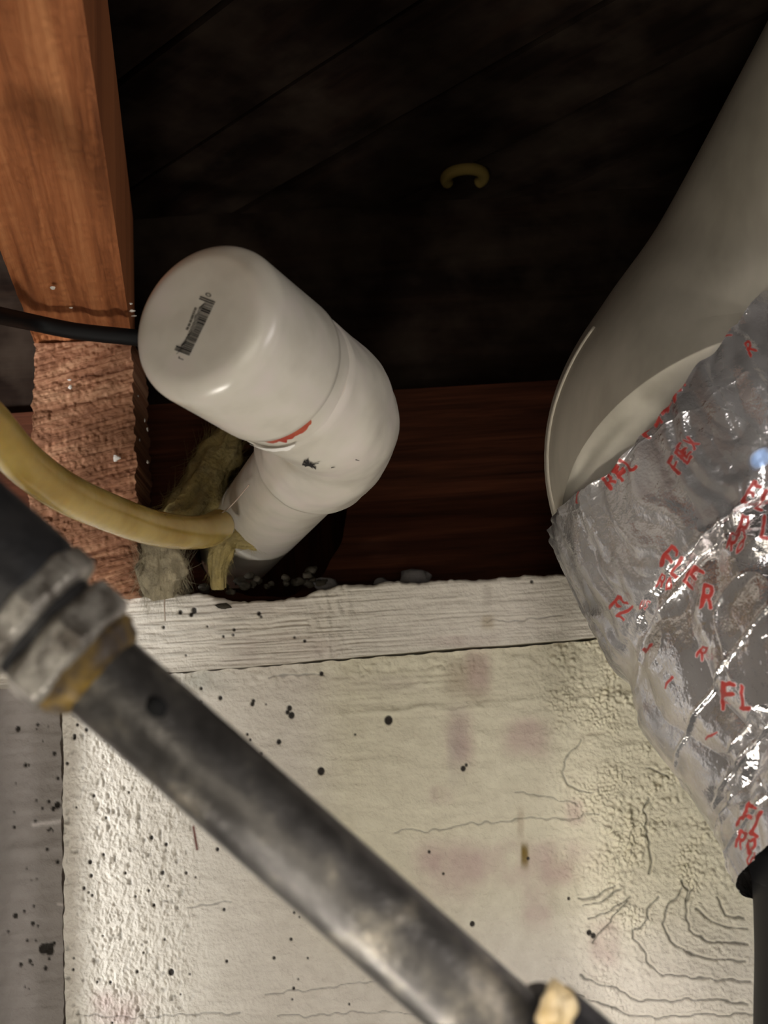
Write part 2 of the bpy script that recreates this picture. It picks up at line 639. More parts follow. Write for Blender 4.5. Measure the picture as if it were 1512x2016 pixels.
def lower_kind(G, px, py, A, base, h):
    right = sstep(1000, 1160, px)
    leftz = sstep(420, 330, px)
    # thick paint relief on the right, pitted on the left strip
    f1, f2, _ = voro(A * np.array([330, 330, 1]), 3)
    blob = np.clip(0.55 - f1, 0, 1) * np.clip(fbm(A * 45, 3, 8) + 0.15, 0, 1)
    band = np.exp(-((py - 1345) / 60) ** 2) * sstep(1050, 1130, px) + 0.85 * np.exp(-((px - 1290 - 0.1 * (py - 1700)) / 110) ** 2 - ((py - 1690) / 190) ** 2)
    q1, _, _ = voro(A * np.array([620, 620, 1]) + 0.4 * vnoise(A * 300, 2)[..., None], 13)
    fl = np.clip(0.6 - q1, 0, 1) * np.clip(0.2 + 1.3 * fbm(A * 70, 3, 28), 0, 1.3)
    h += (0.0075 * blob + 0.0042 * fl) * np.clip(band, 0, 1.2) + (0.0022 * blob + 0.0016 * fl) * right
    h += right * 0.00022 * fbm(A * np.array([500, 700, 1]), 2, 35)
    h += leftz * (0.00030 * fbm(A * np.array([620, 330, 1]) + 0.8 * fbm(A * 240, 2, 6)[..., None], 4, 12, 0.7) + 0.0004 * fl_left(A))
    pit = np.clip(fbm(A * np.array([380, 260, 1]), 2, 77) - 0.55, 0, 1)
    h -= leftz * 0.0012 * pit
    base *= (1 - 0.5 * np.clip(leftz * pit * 1.6, 0, 1))[..., None]
    # bumpy band just below the joint and the ridge under it
    seam = 1345 - 0.0745 * px
    bb = np.exp(-((py - seam - 28) / 20) ** 2) * sstep(420, 520, px)
    h += 0.0030 * blob * bb + 0.0006 * bb * vnoise(A * 300, 14)
    ridge = 1448 - 0.062 * px + 5 * vnoise(A * 90, 15)
    h += 0.0007 * np.exp(-((py - ridge) / 7) ** 2) * sstep(620, 760, px) * (0.8 + 0.7 * vnoise(A * 260, 16))
    gr = sstep(620, 740, px) * sstep(40, -10, py - ridge) * sstep(1120, 1020, px)
    h += 0.00022 * gr * vnoise(A * np.array([45, 620, 1]), 18)
    # colour of the paint: greenish cream middle, pink stains
    mid = sstep(560, 700, px) * sstep(1950, 1700, py)
    base *= 1 - 0.10 * (mid * np.array([0.3, 0.25, 1.4])[:, None, None]).transpose(1, 2, 0)
    PINK = (0.50, 0.36, 0.33)
    for a in ((900, 1455, 32, 55), (1035, 1455, 45, 42), (870, 1565, 25, 18), (1000, 1700, 150, 45), (870, 1720, 60, 60), (1060, 1760, 30, 70),
              (940, 1320, 26, 45), (1190, 1860, 30, 45), (1130, 1600, 20, 25), (240, 1990, 60, 40), (1100, 1700, 30, 40)):
        stain(base, px, py, *a, PINK, 0.6, A, int(a[0]))
    stain(base, px, py, 920, 1340, 45, 45, (0.36, 0.28, 0.20), 0.5, A, 4)
    stain(base, px, py, 900, 1470, 18, 70, (0.38, 0.33, 0.31), 0.5, A, 6)
    stain(base, px, py, 1033, 1685, 8, 26, (0.22, 0.15, 0.04), 0.9, A, 7)
    stain(base, px, py, 1025, 1620, 7, 30, (0.42, 0.33, 0.22), 0.5)
    stain(base, px, py, 1110, 1750, 30, 60, (0.40, 0.37, 0.24), 0.5, A, 9)
    stain(base, px, py, 700, 1345, 120, 16, (0.45, 0.38, 0.33), 0.4, A, 19)
    stain(base, px, py, 400, 1340, 60, 30, (0.42, 0.42, 0.36), 0.5, A, 29)
    for pts in ([(775, 1641), (800, 1635), (830, 1637), (860, 1633), (900, 1624), (970, 1619), (1040, 1612), (1120, 1610), (1180, 1602)],
                [(1012, 1560), (1045, 1561), (1080, 1570), (1140, 1583)],):
        crack(base, h, px, py, pts, 1.5, 0.0004, 0.5, 0, A)
    crack(base, h, px, py, [(1145, 1455), (1118, 1490), (1108, 1520), (1118, 1543), (1140, 1556), (1168, 1560)], 1.6, 0.0005, 0.55, 0.0002, A)
    # rings round the knot at the lower right
    RINGS = [
        [(1276, 1570), (1268, 1592), (1277, 1618), (1269, 1640), (1280, 1662), (1284, 1690), (1276, 1720)],
        [(1365, 1750), (1350, 1785), (1355, 1830), (1395, 1850), (1440, 1857), (1475, 1860)],
        [(1298, 1765), (1275, 1790), (1272, 1812), (1250, 1830), (1248, 1845), (1270, 1875), (1275, 1893), (1305, 1920), (1370, 1925), (1480, 1933)],
        [(1345, 1750), (1310, 1790), (1303, 1820), (1318, 1850), (1350, 1875), (1390, 1885), (1470, 1892)],
        [(1245, 1765), (1210, 1785), (1190, 1800), (1160, 1810)],
        [(1238, 1772), (1215, 1795), (1185, 1830), (1168, 1855)],
        [(1140, 1920), (1170, 1935), (1215, 1948), (1255, 1968), (1300, 1970), (1380, 1966), (1475, 1975)],
        [(1160, 1968), (1200, 1980), (1240, 2000), (1290, 2005), (1400, 1998), (1500, 1996)],
        [(1375, 1790), (1400, 1815), (1440, 1827), (1470, 1830)],
        [(1410, 1770), (1430, 1800), (1465, 1808)],
        [(1340, 1730), (1355, 1755), (1352, 1775)],
        [(1210, 1745), (1170, 1765), (1140, 1770)], [(1220, 1750), (1180, 1775), (1150, 1785)],
        [(1270, 1512), (1290, 1517), (1320, 1532)],
        [(1150, 1960), (1050, 1945)]]
    for r in RINGS:
        crack(base, h, px, py, r, 1.8, 0.0009, 0.7, 0.0004, A)
    for r in ([(150, 1995), (250, 2004), (380, 1998), (470, 1995)], [(520, 1960), (700, 1935), (860, 1915)], [(368, 1785), (455, 1776)],
              [(545, 2003), (760, 1990), (850, 2008)], [(530, 1332), (570, 1330), (640, 1330)]):
        crack(base, h, px, py, r, 1.4, 0.0004, 0.5, 0.0, A)
    fixed = [(765, 1418, 8), (632, 1518, 7), (549, 1460, 4.5), (570, 1394, 5), (574, 1408, 6), (566, 1402, 4), (633, 1326, 4), (497, 1386, 4), (499, 1380, 3.5),
             (845, 1677, 3), (930, 1819, 5), (573, 1849, 3), (912, 1513, 5), (918, 1506, 3), (396, 1355, 3), (434, 1374, 4), (428, 1672, 3.5), (478, 1660, 2.5),
             (298, 1649, 4), (177, 1697, 4), (320, 1718, 4), (337, 1914, 6), (303, 1782, 3), (132, 1503, 3), (1120, 1769, 3), (1160, 1836, 5), (1168, 1842, 5),
             (606, 1886, 2), (1040, 1690, 3), (873, 1720, 2.5)]
    specks(base, h, px, py, fixed + RPX)
    # rusty scratch
    d = seg_dist(px, py, [(381, 1628), (388, 1672)])
    w = np.exp(-(d / 3.0) ** 2)[..., None]
    base[...] = base * (1 - w) + np.array([0.13, 0.03, 0.02]) * w


def plate_kind(G, px, py, A, base, h):
    n, m = px.shape
    g = vnoise(A * np.array([38, 800, 1]) + 0.5 * vnoise(A * 60, 2)[..., None], 18) + 0.5 * vnoise(A * np.array([60, 1500, 1]), 19)
    sm = sstep(880, 620, px) * 0.8 + 0.5
    h += 0.00035 * g * sm
    lump = np.exp(-((px - 650) / 45) ** 2)
    h += 0.0008 * lump * fbm(A * np.array([330, 130, 1]), 3, 31)
    base *= (1 - 0.16 * np.clip(g, 0, 1) * sm * sstep(700, 400, px))[..., None]
    stain(base, px, py, 960, 1225, 12, 14, (0.40, 0.32, 0.2), 0.6)
    crack(base, h, px, py, [(960, 1222), (1020, 1220), (1110, 1212)], 1.6, 0.0003, 0.35, 0, A)
    stain(base, px, py, 960, 1170, 9, 30, (0.45, 0.40, 0.33), 0.4)
    stain(base, px, py, 500, 1190, 120, 22, (0.42, 0.36, 0.33), 0.4, A, 3)
    stain(base, px, py, 560, 1280, 100, 30, (0.52, 0.42, 0.38), 0.4, A, 5)
    stain(base, px, py, 900, 1262, 70, 12, (0.48, 0.36, 0.33), 0.4, A, 5)
    specks(base, h, px, py, [(510, 1208, 4), (514, 1214, 2.5), (461, 1240, 3), (459, 1250, 2.5), (408, 1233, 2), (382, 1202, 5.5), (377, 1210, 4), (366, 1290, 2),
                             (440, 1253, 2.5), (580, 1255, 2.5), (600, 1262, 3), (322, 1235, 3), (1047, 1145, 3), (355, 1205, 4)])


def side_kind(G, px, py, A, base, h):
    base *= np.array([0.52, 0.51, 0.55])  # greyer paint that also carries the shade beside the board step
    h += 0.0003 * vnoise(A * np.array([40, 400, 1]), 23)
    lst = [(float(RNG.normal(85, 30)), float(RNG.uniform(1420, 1960)), float(RNG.uniform(1.5, 4))) for _ in range(40)]
    specks(base, h, px, py, lst + [(85, 1868, 9), (98, 1872, 8), (100, 1862, 6), (92, 1860, 4), (113, 1585, 6), (105, 1592, 4), (30, 1803, 5), (35, 1435, 5)])
    w = np.exp(-(seg_dist(px, py, [(66, 1624), (124, 1616)]) / 4) ** 2)[..., None]
    base[...] = base * (1 - w) + np.array([0.75, 0.7, 0.68]) * w
    w = np.exp(-(seg_dist(px, py, [(115, 1780), (126, 1782)]) / 3) ** 2)[..., None]
    base[...] = base * (1 - w) + np.array([0.7, 0.65, 0.62]) * w


wall = empty('wall_front', (0, YW + 0.02, 1.3))
tag(wall, kind='structure')
painted_board('wall_board', [(122, 1343), (1600, 1228), (1612, 2200), (130, 2200)], 440, 820, YW, wall, 0.035, lower_kind)
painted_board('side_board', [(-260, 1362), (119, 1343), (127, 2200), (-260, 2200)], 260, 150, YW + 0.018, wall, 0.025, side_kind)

# the plate along the wall's top; its upper edge is bitten away under the hole
Gp_c = [(-300, 1202), (1600, 1103), (1600, 1216), (-300, 1362)]


def plate():
    n, m = 110, 860
    Y = YW - 0.002
    top = np.linspace(-300, 1600, m)
    yt = 1186.5 - 0.052 * top
    bite = np.exp(-((top - 520) / 105) ** 4) * 22
    wig = 3 * vnoise(np.stack([top / 26, top * 0, top * 0], -1), 3) + 1.5 * vnoise(np.stack([top / 8, top * 0, top * 0], -1), 4)
    yt = yt + bite + wig
    yb = 1339 - 0.0745 * top + np.interp(top, [0, 500, 700, 900, 1300], [9, 9, 6, 4, 3]) + 1.2 * vnoise(np.stack([top / 40, top * 0, top * 0], -1), 6)
    G = np.zeros((n, m, 3))
    for j in range(m):
        a, b = on_y(top[j], yt[j], Y), on_y(top[j], yb[j], Y)
        t = np.linspace(0, 1, n)[:, None]
        G[:, j] = a * (1 - t) + b * t
    px, py = proj(G)
    A = np.stack([G[..., 0], G[..., 2], G[..., 0] * 0], -1)
    base = np.repeat(PAINT[None, None, :], n, 0).repeat(m, 1).copy()
    base *= (1 + 0.06 * fbm(A * 14, 3, 65))[..., None]
    h = 0.0002 * fbm(A * np.array([60, 190, 1]), 3, 33)
    plate_kind(G, px, py, A, base, h)
    h += 0.00008 * vnoise(A * 800, 9)
    G[..., 1] -= h
    # rounded, darker top arris
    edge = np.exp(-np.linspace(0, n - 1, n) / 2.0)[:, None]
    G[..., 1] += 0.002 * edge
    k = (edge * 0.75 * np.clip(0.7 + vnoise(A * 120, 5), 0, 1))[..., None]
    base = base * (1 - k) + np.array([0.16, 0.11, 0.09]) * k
    rgba = np.concatenate([np.clip(base, 0, 1), np.ones((n, m, 1))], -1).reshape(-1, 4)
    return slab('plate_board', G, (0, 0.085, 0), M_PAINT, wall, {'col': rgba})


plate()

# the dark rim board with the bored hole
YR = YW + 0.034
HC = on_y(524, 1024, YR)
HR = 0.0445
ZTOP = 1.86
ZRIM = float(on_y(900, 760, YR)[2])
PLTOP = float(on_y(700, 1146, YW)[2])


def rim_board():
    x0, x1 = -0.62, 0.62
    z0, z1 = float(on_y(524, 1182, YR)[2]), ZRIM
    N = 160
    th = np.linspace(0, 2 * math.pi, N, endpoint=False)
    ring = []
    V, loc = [], []
    R = 9
    hz = HC[2]
    for k in range(R):
        t = (k / (R - 1)) ** 1.6
        for a in th:
            c, s = math.cos(a), math.sin(a)
            tx = ((x1 if c > 0 else x0) - HC[0]) / c if abs(c) > 1e-6 else 1e9
            tz = ((z1 if s > 0 else z0) - hz) / s if abs(s) > 1e-6 else 1e9
            L = min(tx, tz)
            r0 = HR * (1 + 0.02 * math.sin(5 * a + 1) + 0.012 * math.sin(13 * a))
            r0 = min(r0, L * 0.999)
            r = r0 + (L - r0) * t
            V.append((HC[0] + c * r, YR, hz + s * r))
    V = np.array(V)
    Vb = V.copy()
    Vb[:, 1] += 0.038
    Q = grid_quads(R, N, True)
    nv = len(V)
    Qb = Q[:, ::-1] + nv
    i = np.arange(N)
    i2 = (i + 1) % N
    Qi = np.stack([i, i2, i2 + nv, i + nv], -1)
    o = (R - 1) * N
    Qo = np.stack([o + i2, o + i, o + i + nv, o + i2 + nv], -1)
    VV = np.concatenate([V, Vb])
    me = raw_mesh('rim_board', VV, np.concatenate([Q, Qb, Qi, Qo]), None, False, {'loc': np.stack([VV[:, 0], VV[:, 2], VV[:, 1]], -1)})
    fix_normals(me)
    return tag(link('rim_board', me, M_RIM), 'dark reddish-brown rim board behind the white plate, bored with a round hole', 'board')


rim_board()



def upper_rim():
    G = quad_patch([(-0.62, YR + 0.012, ZTOP + 0.01), (0.62, YR + 0.012, ZTOP + 0.01), (0.62, YR + 0.012, ZRIM + 0.001), (-0.62, YR + 0.012, ZRIM + 0.001)], 30, 160)
    A = np.stack([G[..., 0], G[..., 2], G[..., 0] * 0], -1)
    G[..., 1] += 0.0012 * vnoise(A * np.array([8, 120, 1]), 4)
    o = slab('rim_board', G, (0, 0.026, 0), M_SUB, None, {'loc': A.reshape(-1, 3)})  # near-black wood here carries the shade on the upper rim
    tag(o, 'upper rim above the reddish board, its shade put into a near-black colour', 'board')


upper_rim()

# subfloor: diagonal planks seen from below
ceil = empty('ceiling', (0, 0.3, ZTOP))
tag(ceil, kind='structure')
dA = on_z(767, 404, ZTOP)
dB = on_z(1466, 44, ZTOP)
dv = (dB - dA) / np.linalg.norm(dB - dA)
nv_ = np.array([-dv[1], dv[0], 0])
lineA = on_z(740, 260, ZTOP)
pw = abs((lineA - dA) @ nv_)
sgn = np.sign((lineA - dA) @ nv_)
for k in range(-6, 7):
    o0 = dA + nv_ * sgn * pw * k
    L0, L1 = -0.95, 1.0
    w = pw - 0.0035
    nn = sgn * nv_
    c = [o0 + dv * L0, o0 + dv * L1, o0 + dv * L1 + nn * w, o0 + dv * L0 + nn * w]
    G = quad_patch(c, 6, 60)
    keep = G[..., 1].copy()
    G[..., 1] = np.minimum(G[..., 1], YR + 0.036)
    if keep.min() > YR + 0.03: continue
    A = G * 20
    zoff = random.uniform(0, 0.002)
    G[..., 2] += zoff + 0.0006 * vnoise(A, 4)
    lo = np.stack([keep * 0 + ((G - dA) @ dv), (G - dA) @ nv_, keep * 0 + k], -1).reshape(-1, 3)
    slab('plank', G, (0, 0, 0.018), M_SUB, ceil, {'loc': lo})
me = raw_mesh('backing', np.array([[-1, -0.9, ZTOP + .03], [1, -0.9, ZTOP + .03], [1, YR + .03, ZTOP + .03], [-1, YR + .03, ZTOP + .03],
                                   [-1, -0.9, ZTOP + .05], [1, -0.9, ZTOP + .05], [1, YR + .03, ZTOP + .05], [-1, YR + .03, ZTOP + .05]]),
              [[0, 1, 2, 3], [7, 6, 5, 4], [0, 4, 5, 1], [1, 5, 6, 2], [2, 6, 7, 3], [3, 7, 4, 0]], None, False)
me.attributes.new('loc', 'FLOAT_VECTOR', 'POINT')
link('subfloor_backing', me, M_SUB, ceil)

def box_mesh(name, a, b, mat, parent=None):
    (x0, y0, z0), (x1, y1, z1) = a, b
    V = np.array([(x0, y0, z0), (x1, y0, z0), (x1, y1, z0), (x0, y1, z0), (x0, y0, z1), (x1, y0, z1), (x1, y1, z1), (x0, y1, z1)])
    me = raw_mesh(name, V, [[3, 2, 1, 0], [4, 5, 6, 7], [0, 1, 5, 4], [1, 2, 6, 5], [2, 3, 7, 6], [3, 0, 4, 7]], None, False,
                  {'col': np.ones((8, 4)) * np.array([0.3, 0.28, 0.25, 1]), 'loc': V[:, [2, 0, 1]]})
    bm = bmesh.new(); bm.from_mesh(me)
    bmesh.ops.bevel(bm, geom=bm.edges[:], offset=0.002, segments=2, affect='EDGES')
    bm.to_mesh(me); bm.free()
    return link(name, me, mat, parent)


# unseen blockers added at the left, cutting lamp_left down to a wall strip
tag(box_mesh('strip_blocker_1', (-0.32, YW - 0.024, 1.0), (-0.214, YW + 0.03, PLTOP - 0.004), M_PAINT), kind='structure')
tag(box_mesh('left_blocker', (-0.40, -0.9, 0.9), (-0.352, 0.575, 1.74), M_PAINT), kind='structure')
tag(box_mesh('wall_outer', (-0.8, YR + 0.13, 1.2), (0.8, YR + 0.16, ZTOP + 0.06), M_RIM), kind='structure')

# ------------------------------------------------------------------ joist and block
YB = YW - 0.010
JT = float(on_y(165, 668, YB)[2])
bl = [on_y(69, 676, YB), on_y(258, 668, YB), on_y(276, 1172, YB), on_y(50, 1186, YB)]


def end_block():
    n, m = 300, 130
    G = quad_patch(bl, n, m)
    px, py = proj(G)
    A = np.stack([G[..., 0], G[..., 2], G[..., 0] * 0], -1)
    sl = A.copy()
    sl[..., 1] = sl[..., 1] - 0.22 * sl[..., 0]
    h = 0.0006 * vnoise(sl * np.array([22, 200, 1]), 3) + 0.0005 * vnoise(sl * np.array([60, 700, 1]), 5) + 0.0003 * fbm(A * 500, 2, 6)
    for y0 in (742, 790, 1000, 1090):
        h -= 0.0012 * np.exp(-((py - y0 + 0.22 * (px - 160) + 4 * vnoise(A * 200, 8)) / 5) ** 2)
    G[..., 1] -= h
    for e in (G[:, 0], G[:, -1]):
        e[:, 0] += 0.0009 * fbm(np.stack([e[:, 0] * 0, e[:, 2] * 330, e[:, 2] * 0], -1), 3, 21)
    loc = np.stack([A[..., 0], sl[..., 1], G[..., 1]], -1).reshape(-1, 3)
    o = slab('joist_end', G, (0, YR - YB - 0.001, 0), M_BLOCK, None, {'loc': loc})
    return tag(o, 'rough-sawn reddish wood joist end standing on the white plate left of the capped pipe', 'beam')


blk = end_block()


def joist():
    zu = JT + 0.0008
    r0, r1 = on_y(259, 668, YB), on_z(103, -400, JT)
    r0[2] = zu; r1[2] = zu
    l0 = on_y(68, 676, YB); l0[2] = zu
    l1 = r1 + (l0 - r0) * 1.05
    l1[2] = zu
    ext = (r0 - r1) / np.linalg.norm(r0 - r1)
    k = (YR - 0.001 - r0[1]) / ext[1]
    r0e, l0e = r0 + ext * k, l0 + ext * (YR - 0.001 - l0[1]) / ext[1]
    n, m = 320, 150
    G = quad_patch([l1, r1, r0e, l0e], n, m)
    al = (G - r1) @ ext
    ac = np.cross(ext, [0, 0, 1])
    cr = (G - r1) @ ac
    A = np.stack([al, cr, al * 0], -1)
    warp = A + np.stack([al * 0, 0.004 * vnoise(A * np.array([18, 40, 1]), 2), al * 0], -1)
    h = 0.0016 * vnoise(warp * np.array([9, 170, 1]), 3) + 0.0008 * vnoise(warp * np.array([14, 420, 1]), 5) + 0.0003 * fbm(A * 300, 2, 6)
    h *= sstep(0.0, 0.06, al) * 0.7 + 0.3
    G[..., 2] -= h
    loc = np.stack([al, cr, G[..., 2]], -1).reshape(-1, 3)
    o = slab('floor_joist', G, (0, 0, ZTOP - zu - 0.004), M_JOIST, None, {'loc': loc})
    return tag(o, 'warm brown wooden joist overhead at the upper left, grain running toward the viewer', 'beam')


jo = joist()


def chip(name, pos, r, mat, parent, nrm=(0, -1, 0), flat=0.35):
    bm = bmesh.new()
    bmesh.ops.create_icosphere(bm, subdivisions=2, radius=1)
    seed = random.random() * 50
    n = Vector(nrm)
    q = n.to_track_quat('Z', 'Y')
    sx, sy = random.uniform(0.6, 1.3), random.uniform(0.6, 1.4)
    for v in bm.verts:
        k = 1 + 0.35 * math.sin(v.co.x * 3 + seed) * math.cos(v.co.y * 4 + seed * 2)
        c = Vector((v.co.x * sx * k, v.co.y * sy * k, v.co.z * flat)) * r
        v.co = q @ c + Vector(tuple(pos))
    me = bpy.data.meshes.new(name)
    bm.to_mesh(me)
    bm.free()
    return link(name, me, mat, parent)


for x, y, r in ((138, 762, 5.5), (230, 902, 6), (137, 748, 3)):
    chip('paint_chip', on_y(x, y, YB - 0.0012), r * 0.00027, M_CHIP, blk)
for x, y, r in ((272, 780, 3), (285, 828, 3), (290, 845, 4), (291, 910, 5), (275, 866, 2.5), (268, 942, 3)):
    chip('paint_chip', on_y(x, y, YB + 0.012), r * 0.00027, M_CHIP, blk, (1, -0.2, 0))
for x, y, r in ((104, 567, 6), (258, 598, 4), (260, 612, 4.5), (264, 622, 4), (140, 606, 3)):
    chip('paint_chip', on_z(x, y, JT - 0.0012), r * 0.00025, M_CHIP, jo, (0, 0, -1))

# ------------------------------------------------------------------ black cable
pts = [P(-180, 575, .60), P(-40, 612, .62), P(60, 634, .668), P(150, 652, .676), P(260, 664, .682), P(330, 672, .69), P(430, 640, .705), P(520, 520, .725)]
cb = tube('black_cable', smooth_path(pts, 60), 0.0043, M_BLACK, None, 16)
tag(cb, 'black cable crossing the joist bottom and running behind the white cap', 'cable')

# ------------------------------------------------------------------ capped plastic pipe
P1 = C(-.0655, -.069, .4665)
E = C(-.0165, -.0395, .562)
a1 = (E - P1) / np.linalg.norm(E - P1)
PE = C(-.0535, -.0085, .680)
a2 = (PE - E) / np.linalg.norm(PE - E)
LE = np.linalg.norm(E - P1)
pvc = empty('drain_pipe', E)
tag(pvc, 'white plastic pipe elbow with a rounded barcoded cap, coming out of the hole', 'pipe')
RC = 0.0305
fil = 0.0085
prof = [(0.0, 0.0), (0.0, 0.008), (0.0002, 0.016)]
for k in range(11):
    q = k / 10 * math.pi / 2
    prof.append((fil * (1 - math.cos(q)) + 0.0003, RC - fil + fil * math.sin(q)))
prof += [(0.028, RC - 0.0002), (0.048, RC - 0.0003), (0.0505, RC - 0.0004), (0.0515, RC - 0.0014), (0.0518, RC - 0.003), (0.0518, 0.020)]
cap = lathe('cap', prof, P1, a1, M_PVC, pvc, seg=96, sharp=60)
stub = lathe('stub', [(0.046, 0.0283), (0.050, 0.0284), (0.066, 0.0284), (0.07, 0.0282)], P1, a1, M_PVC, pvc, seg=72)


def elbow():
    s0 = 0.0600
    pa = [P1 + a1 * s for s in np.linspace(s0, LE - 0.024, 12)]
    e0, e1 = P1 + a1 * (LE - 0.024), E + a2 * 0.026
    arc = []
    for t in np.linspace(0, 1, 18)[1:-1]:
        arc.append((1 - t) ** 2 * e0 + 2 * t * (1 - t) * E + t * t * e1)
    pb = [E + a2 * s for s in np.linspace(0.026, 0.054, 14)]
    path = np.array(pa + arc + pb)
    L = np.concatenate([[0], np.cumsum(np.linalg.norm(np.diff(path, axis=0), axis=1))])
    tot = L[-1]
    r = np.full(len(path), 0.0290)
    r -= 0.0016 * np.exp(-((L - tot / 2) / 0.020) ** 4)
    r[0] -= 0.0012
    r[-1] -= 0.0012
    path = np.concatenate([[path[0]], path, [path[-1]]])
    r = np.concatenate([[0.0255], r, [0.0243]])
    path[0] = path[1] - a1 * 0.00015
    path[-1] = path[-2] + a2 * 0.00015
    ang = np.linspace(0, 2 * math.pi, 96, endpoint=False)
    G = sweep(path, r, ang)
    dd = 1.5 * fbm(G * 48, 3, 4)
    C0 = path[:, None, :]
    dirn = G - C0
    dirn /= np.linalg.norm(dirn, axis=-1)[..., None]
    G = G + dirn * (0.0005 * dd)[..., None]
    n, m = G.shape[:2]
    me = raw_mesh('elbow', G.reshape(-1, 3), grid_quads(n, m, True), [list(range(m))[::-1], list(range((n - 1) * m, n * m))], True)
    bm = bmesh.new(); bm.from_mesh(me)
    bmesh.ops.recalc_face_normals(bm, faces=bm.faces)
    for e in bm.edges:
        if len(e.link_faces) == 2 and e.calc_face_angle(0) > math.radians(40): e.smooth = False
    bm.to_mesh(me); bm.free()
    return link('elbow', me, M_PVC, pvc)


elbow()
lathe('pipe', [(0.045, 0.0238), (0.05, 0.0240), (0.20, 0.0240), (0.255, 0.0240)], E, a2, M_PVC, pvc, seg=72)

# red primer smear on the stub, a patch hugging its surface
sd = -_up * 0.9 - _rt * 0.2 - _fw * 0.5


def patch_on_cyl(name, org, axis, s0, s1, rad, px0, px1, mat, parent, n=40, jag=0.3, seed=0):
    """curved patch between the angles that face two pixels"""
    ax = axis
    a = sd - ax * (sd @ ax); a /= np.linalg.norm(a)
    b = np.cross(ax, a)
    def angle(px):
        best, bt = 1e9, 0
        for t in np.linspace(-math.pi, math.pi, 721):
            q = org + ax * s0 + rad * (math.cos(t) * a + math.sin(t) * b)
            nrm = math.cos(t) * a + math.sin(t) * b
            if nrm @ (CAM - q) < 0: continue
            x, y = proj(q)
            d = math.hypot(x - px[0], y - px[1])
            if d < best: best, bt = d, t
        return bt
    t0, t1 = angle(px0), angle(px1)
    if t1 - t0 > math.pi: t1 -= 2 * math.pi
    if t0 - t1 > math.pi: t1 += 2 * math.pi
    ts = np.linspace(t0, t1, n)
    V = []
    for i, t in enumerate(ts):
        f = i / (n - 1)
        env = math.sin(math.pi * min(1, max(0, f))) ** 0.5
        w = (s1 - s0) * env * (1 - jag * 0.5 + jag * float(vnoise(np.array([i * 0.35, seed, 0.0]), seed)))
        for k in range(3):
            for r in (rad,):
                V.append(org + ax * (s0 + w * k / 2) + r * (math.cos(t) * a + math.sin(t) * b))
    me = raw_mesh(name, np.array(V), grid_quads(n, 3), None, True)
    return link(name, me, mat, parent)


pr = patch_on_cyl('primer_smear', P1, a1, 0.0516, 0.0592, 0.02852, (505, 893), (640, 856), M_PRIMER, pvc, seed=3, jag=0.25)
glint = patch_on_cyl('hub_glint', P1, a1, 0.0596, 0.0640, 0.0298, (482, 884), (590, 898), M_GLINT, pvc, seed=9, jag=0.2)  # white patch painting the glint on the hub's lit edge
glint['label'] = 'white sliver, a glint painted on the hub edge'
pr['label'] = 'red primer smear'

# barcode printed on the cap's end (flat print, bars a hair above the face)
def cap_pt(px, py, off=0.00012):
    o = P1 - a1 * off
    r = ray(px, py)
    t = ((o - CAM) @ a1) / (r @ a1)
    return CAM + r * t


def barcode():
    V, Fq = [], []
    def quad(c):
        b = len(V)
        V.extend([cap_pt(x, y) for x, y in c])
        Fq.append([b, b + 1, b + 2, b + 3])
    A0, A1 = np.array([417, 591.]), np.array([372, 702.])      # spine: right ends of the bars
    ax = (A1 - A0) / np.linalg.norm(A1 - A0)
    w = np.array([-0.93, -0.36])
    L = np.linalg.norm(A1 - A0)
    s = 0.0
    rb = random.Random(5)
    while s < L - 3:
        b = rb.choice([1.3, 1.8, 2.6, 3.6])
        f = s / L
        ln = 32 if (f < 0.06 or f > 0.9) else 17 + 2 * math.sin(9 * f)
        p, q = A0 + ax * s + np.array([12, 5]) * (1 - f) * 0.6, A0 + ax * (s + b) + np.array([12, 5]) * (1 - f) * 0.6
        quad([p, q, q + w * ln, p + w * ln])
        s += b + rb.choice([0.9, 1.2, 1.8])
    # the smudged row of digits beside the bars: short slanted strokes
    s = 8.0
    while s < L * 0.92:
        f = s / L
        p = A0 + ax * s + w * (17 + 1.5 * math.sin(9 * f)) + np.array([12, 5]) * (1 - f) * 0.6
        d = np.array([-0.72, 0.62]) * rb.uniform(13, 18)
        t = ax * rb.choice([1.7, 2.3])
        quad([p, p + t, p + d + t, p + d])
        if 0.18 < f < 0.6:
            p2 = p + w * 9
            quad([p2, p2 + ax * 2.2, p2 + ax * 2.2 + w * 5, p2 + w * 5])
        s += rb.choice([3.2, 4.0, 4.8])
    # the figure 0 above and the figure 1 below
    c0 = np.array([410, 580.5])
    for k in range(14):
        t0, t1 = k / 14 * 2 * math.pi, (k + 1) / 14 * 2 * math.pi
        e = lambda t, r: c0 + w * math.cos(t) * 6.0 * r + ax * math.sin(t) * 3.6 * r
        quad([e(t0, 1), e(t1, 1), e(t1, 0.62), e(t0, 0.62)])
    c1 = np.array([356.5, 705.5])
    quad([c1 - w * 5.5, c1 - w * 5.5 + ax * 1.8, c1 + w * 5.5 + ax * 1.8, c1 + w * 5.5])
    quad([c1 + w * 5.5 - ax * 2.5, c1 + w * 3.5 - ax * 2.5, c1 + w * 3.5 + ax * 1, c1 + w * 5.5 + ax * 1])
    me = raw_mesh('barcode', np.array(V), Fq, None, False)
    o = link('barcode', me, M_INK, cap)
    o['label'] = 'black printed barcode'


barcode()


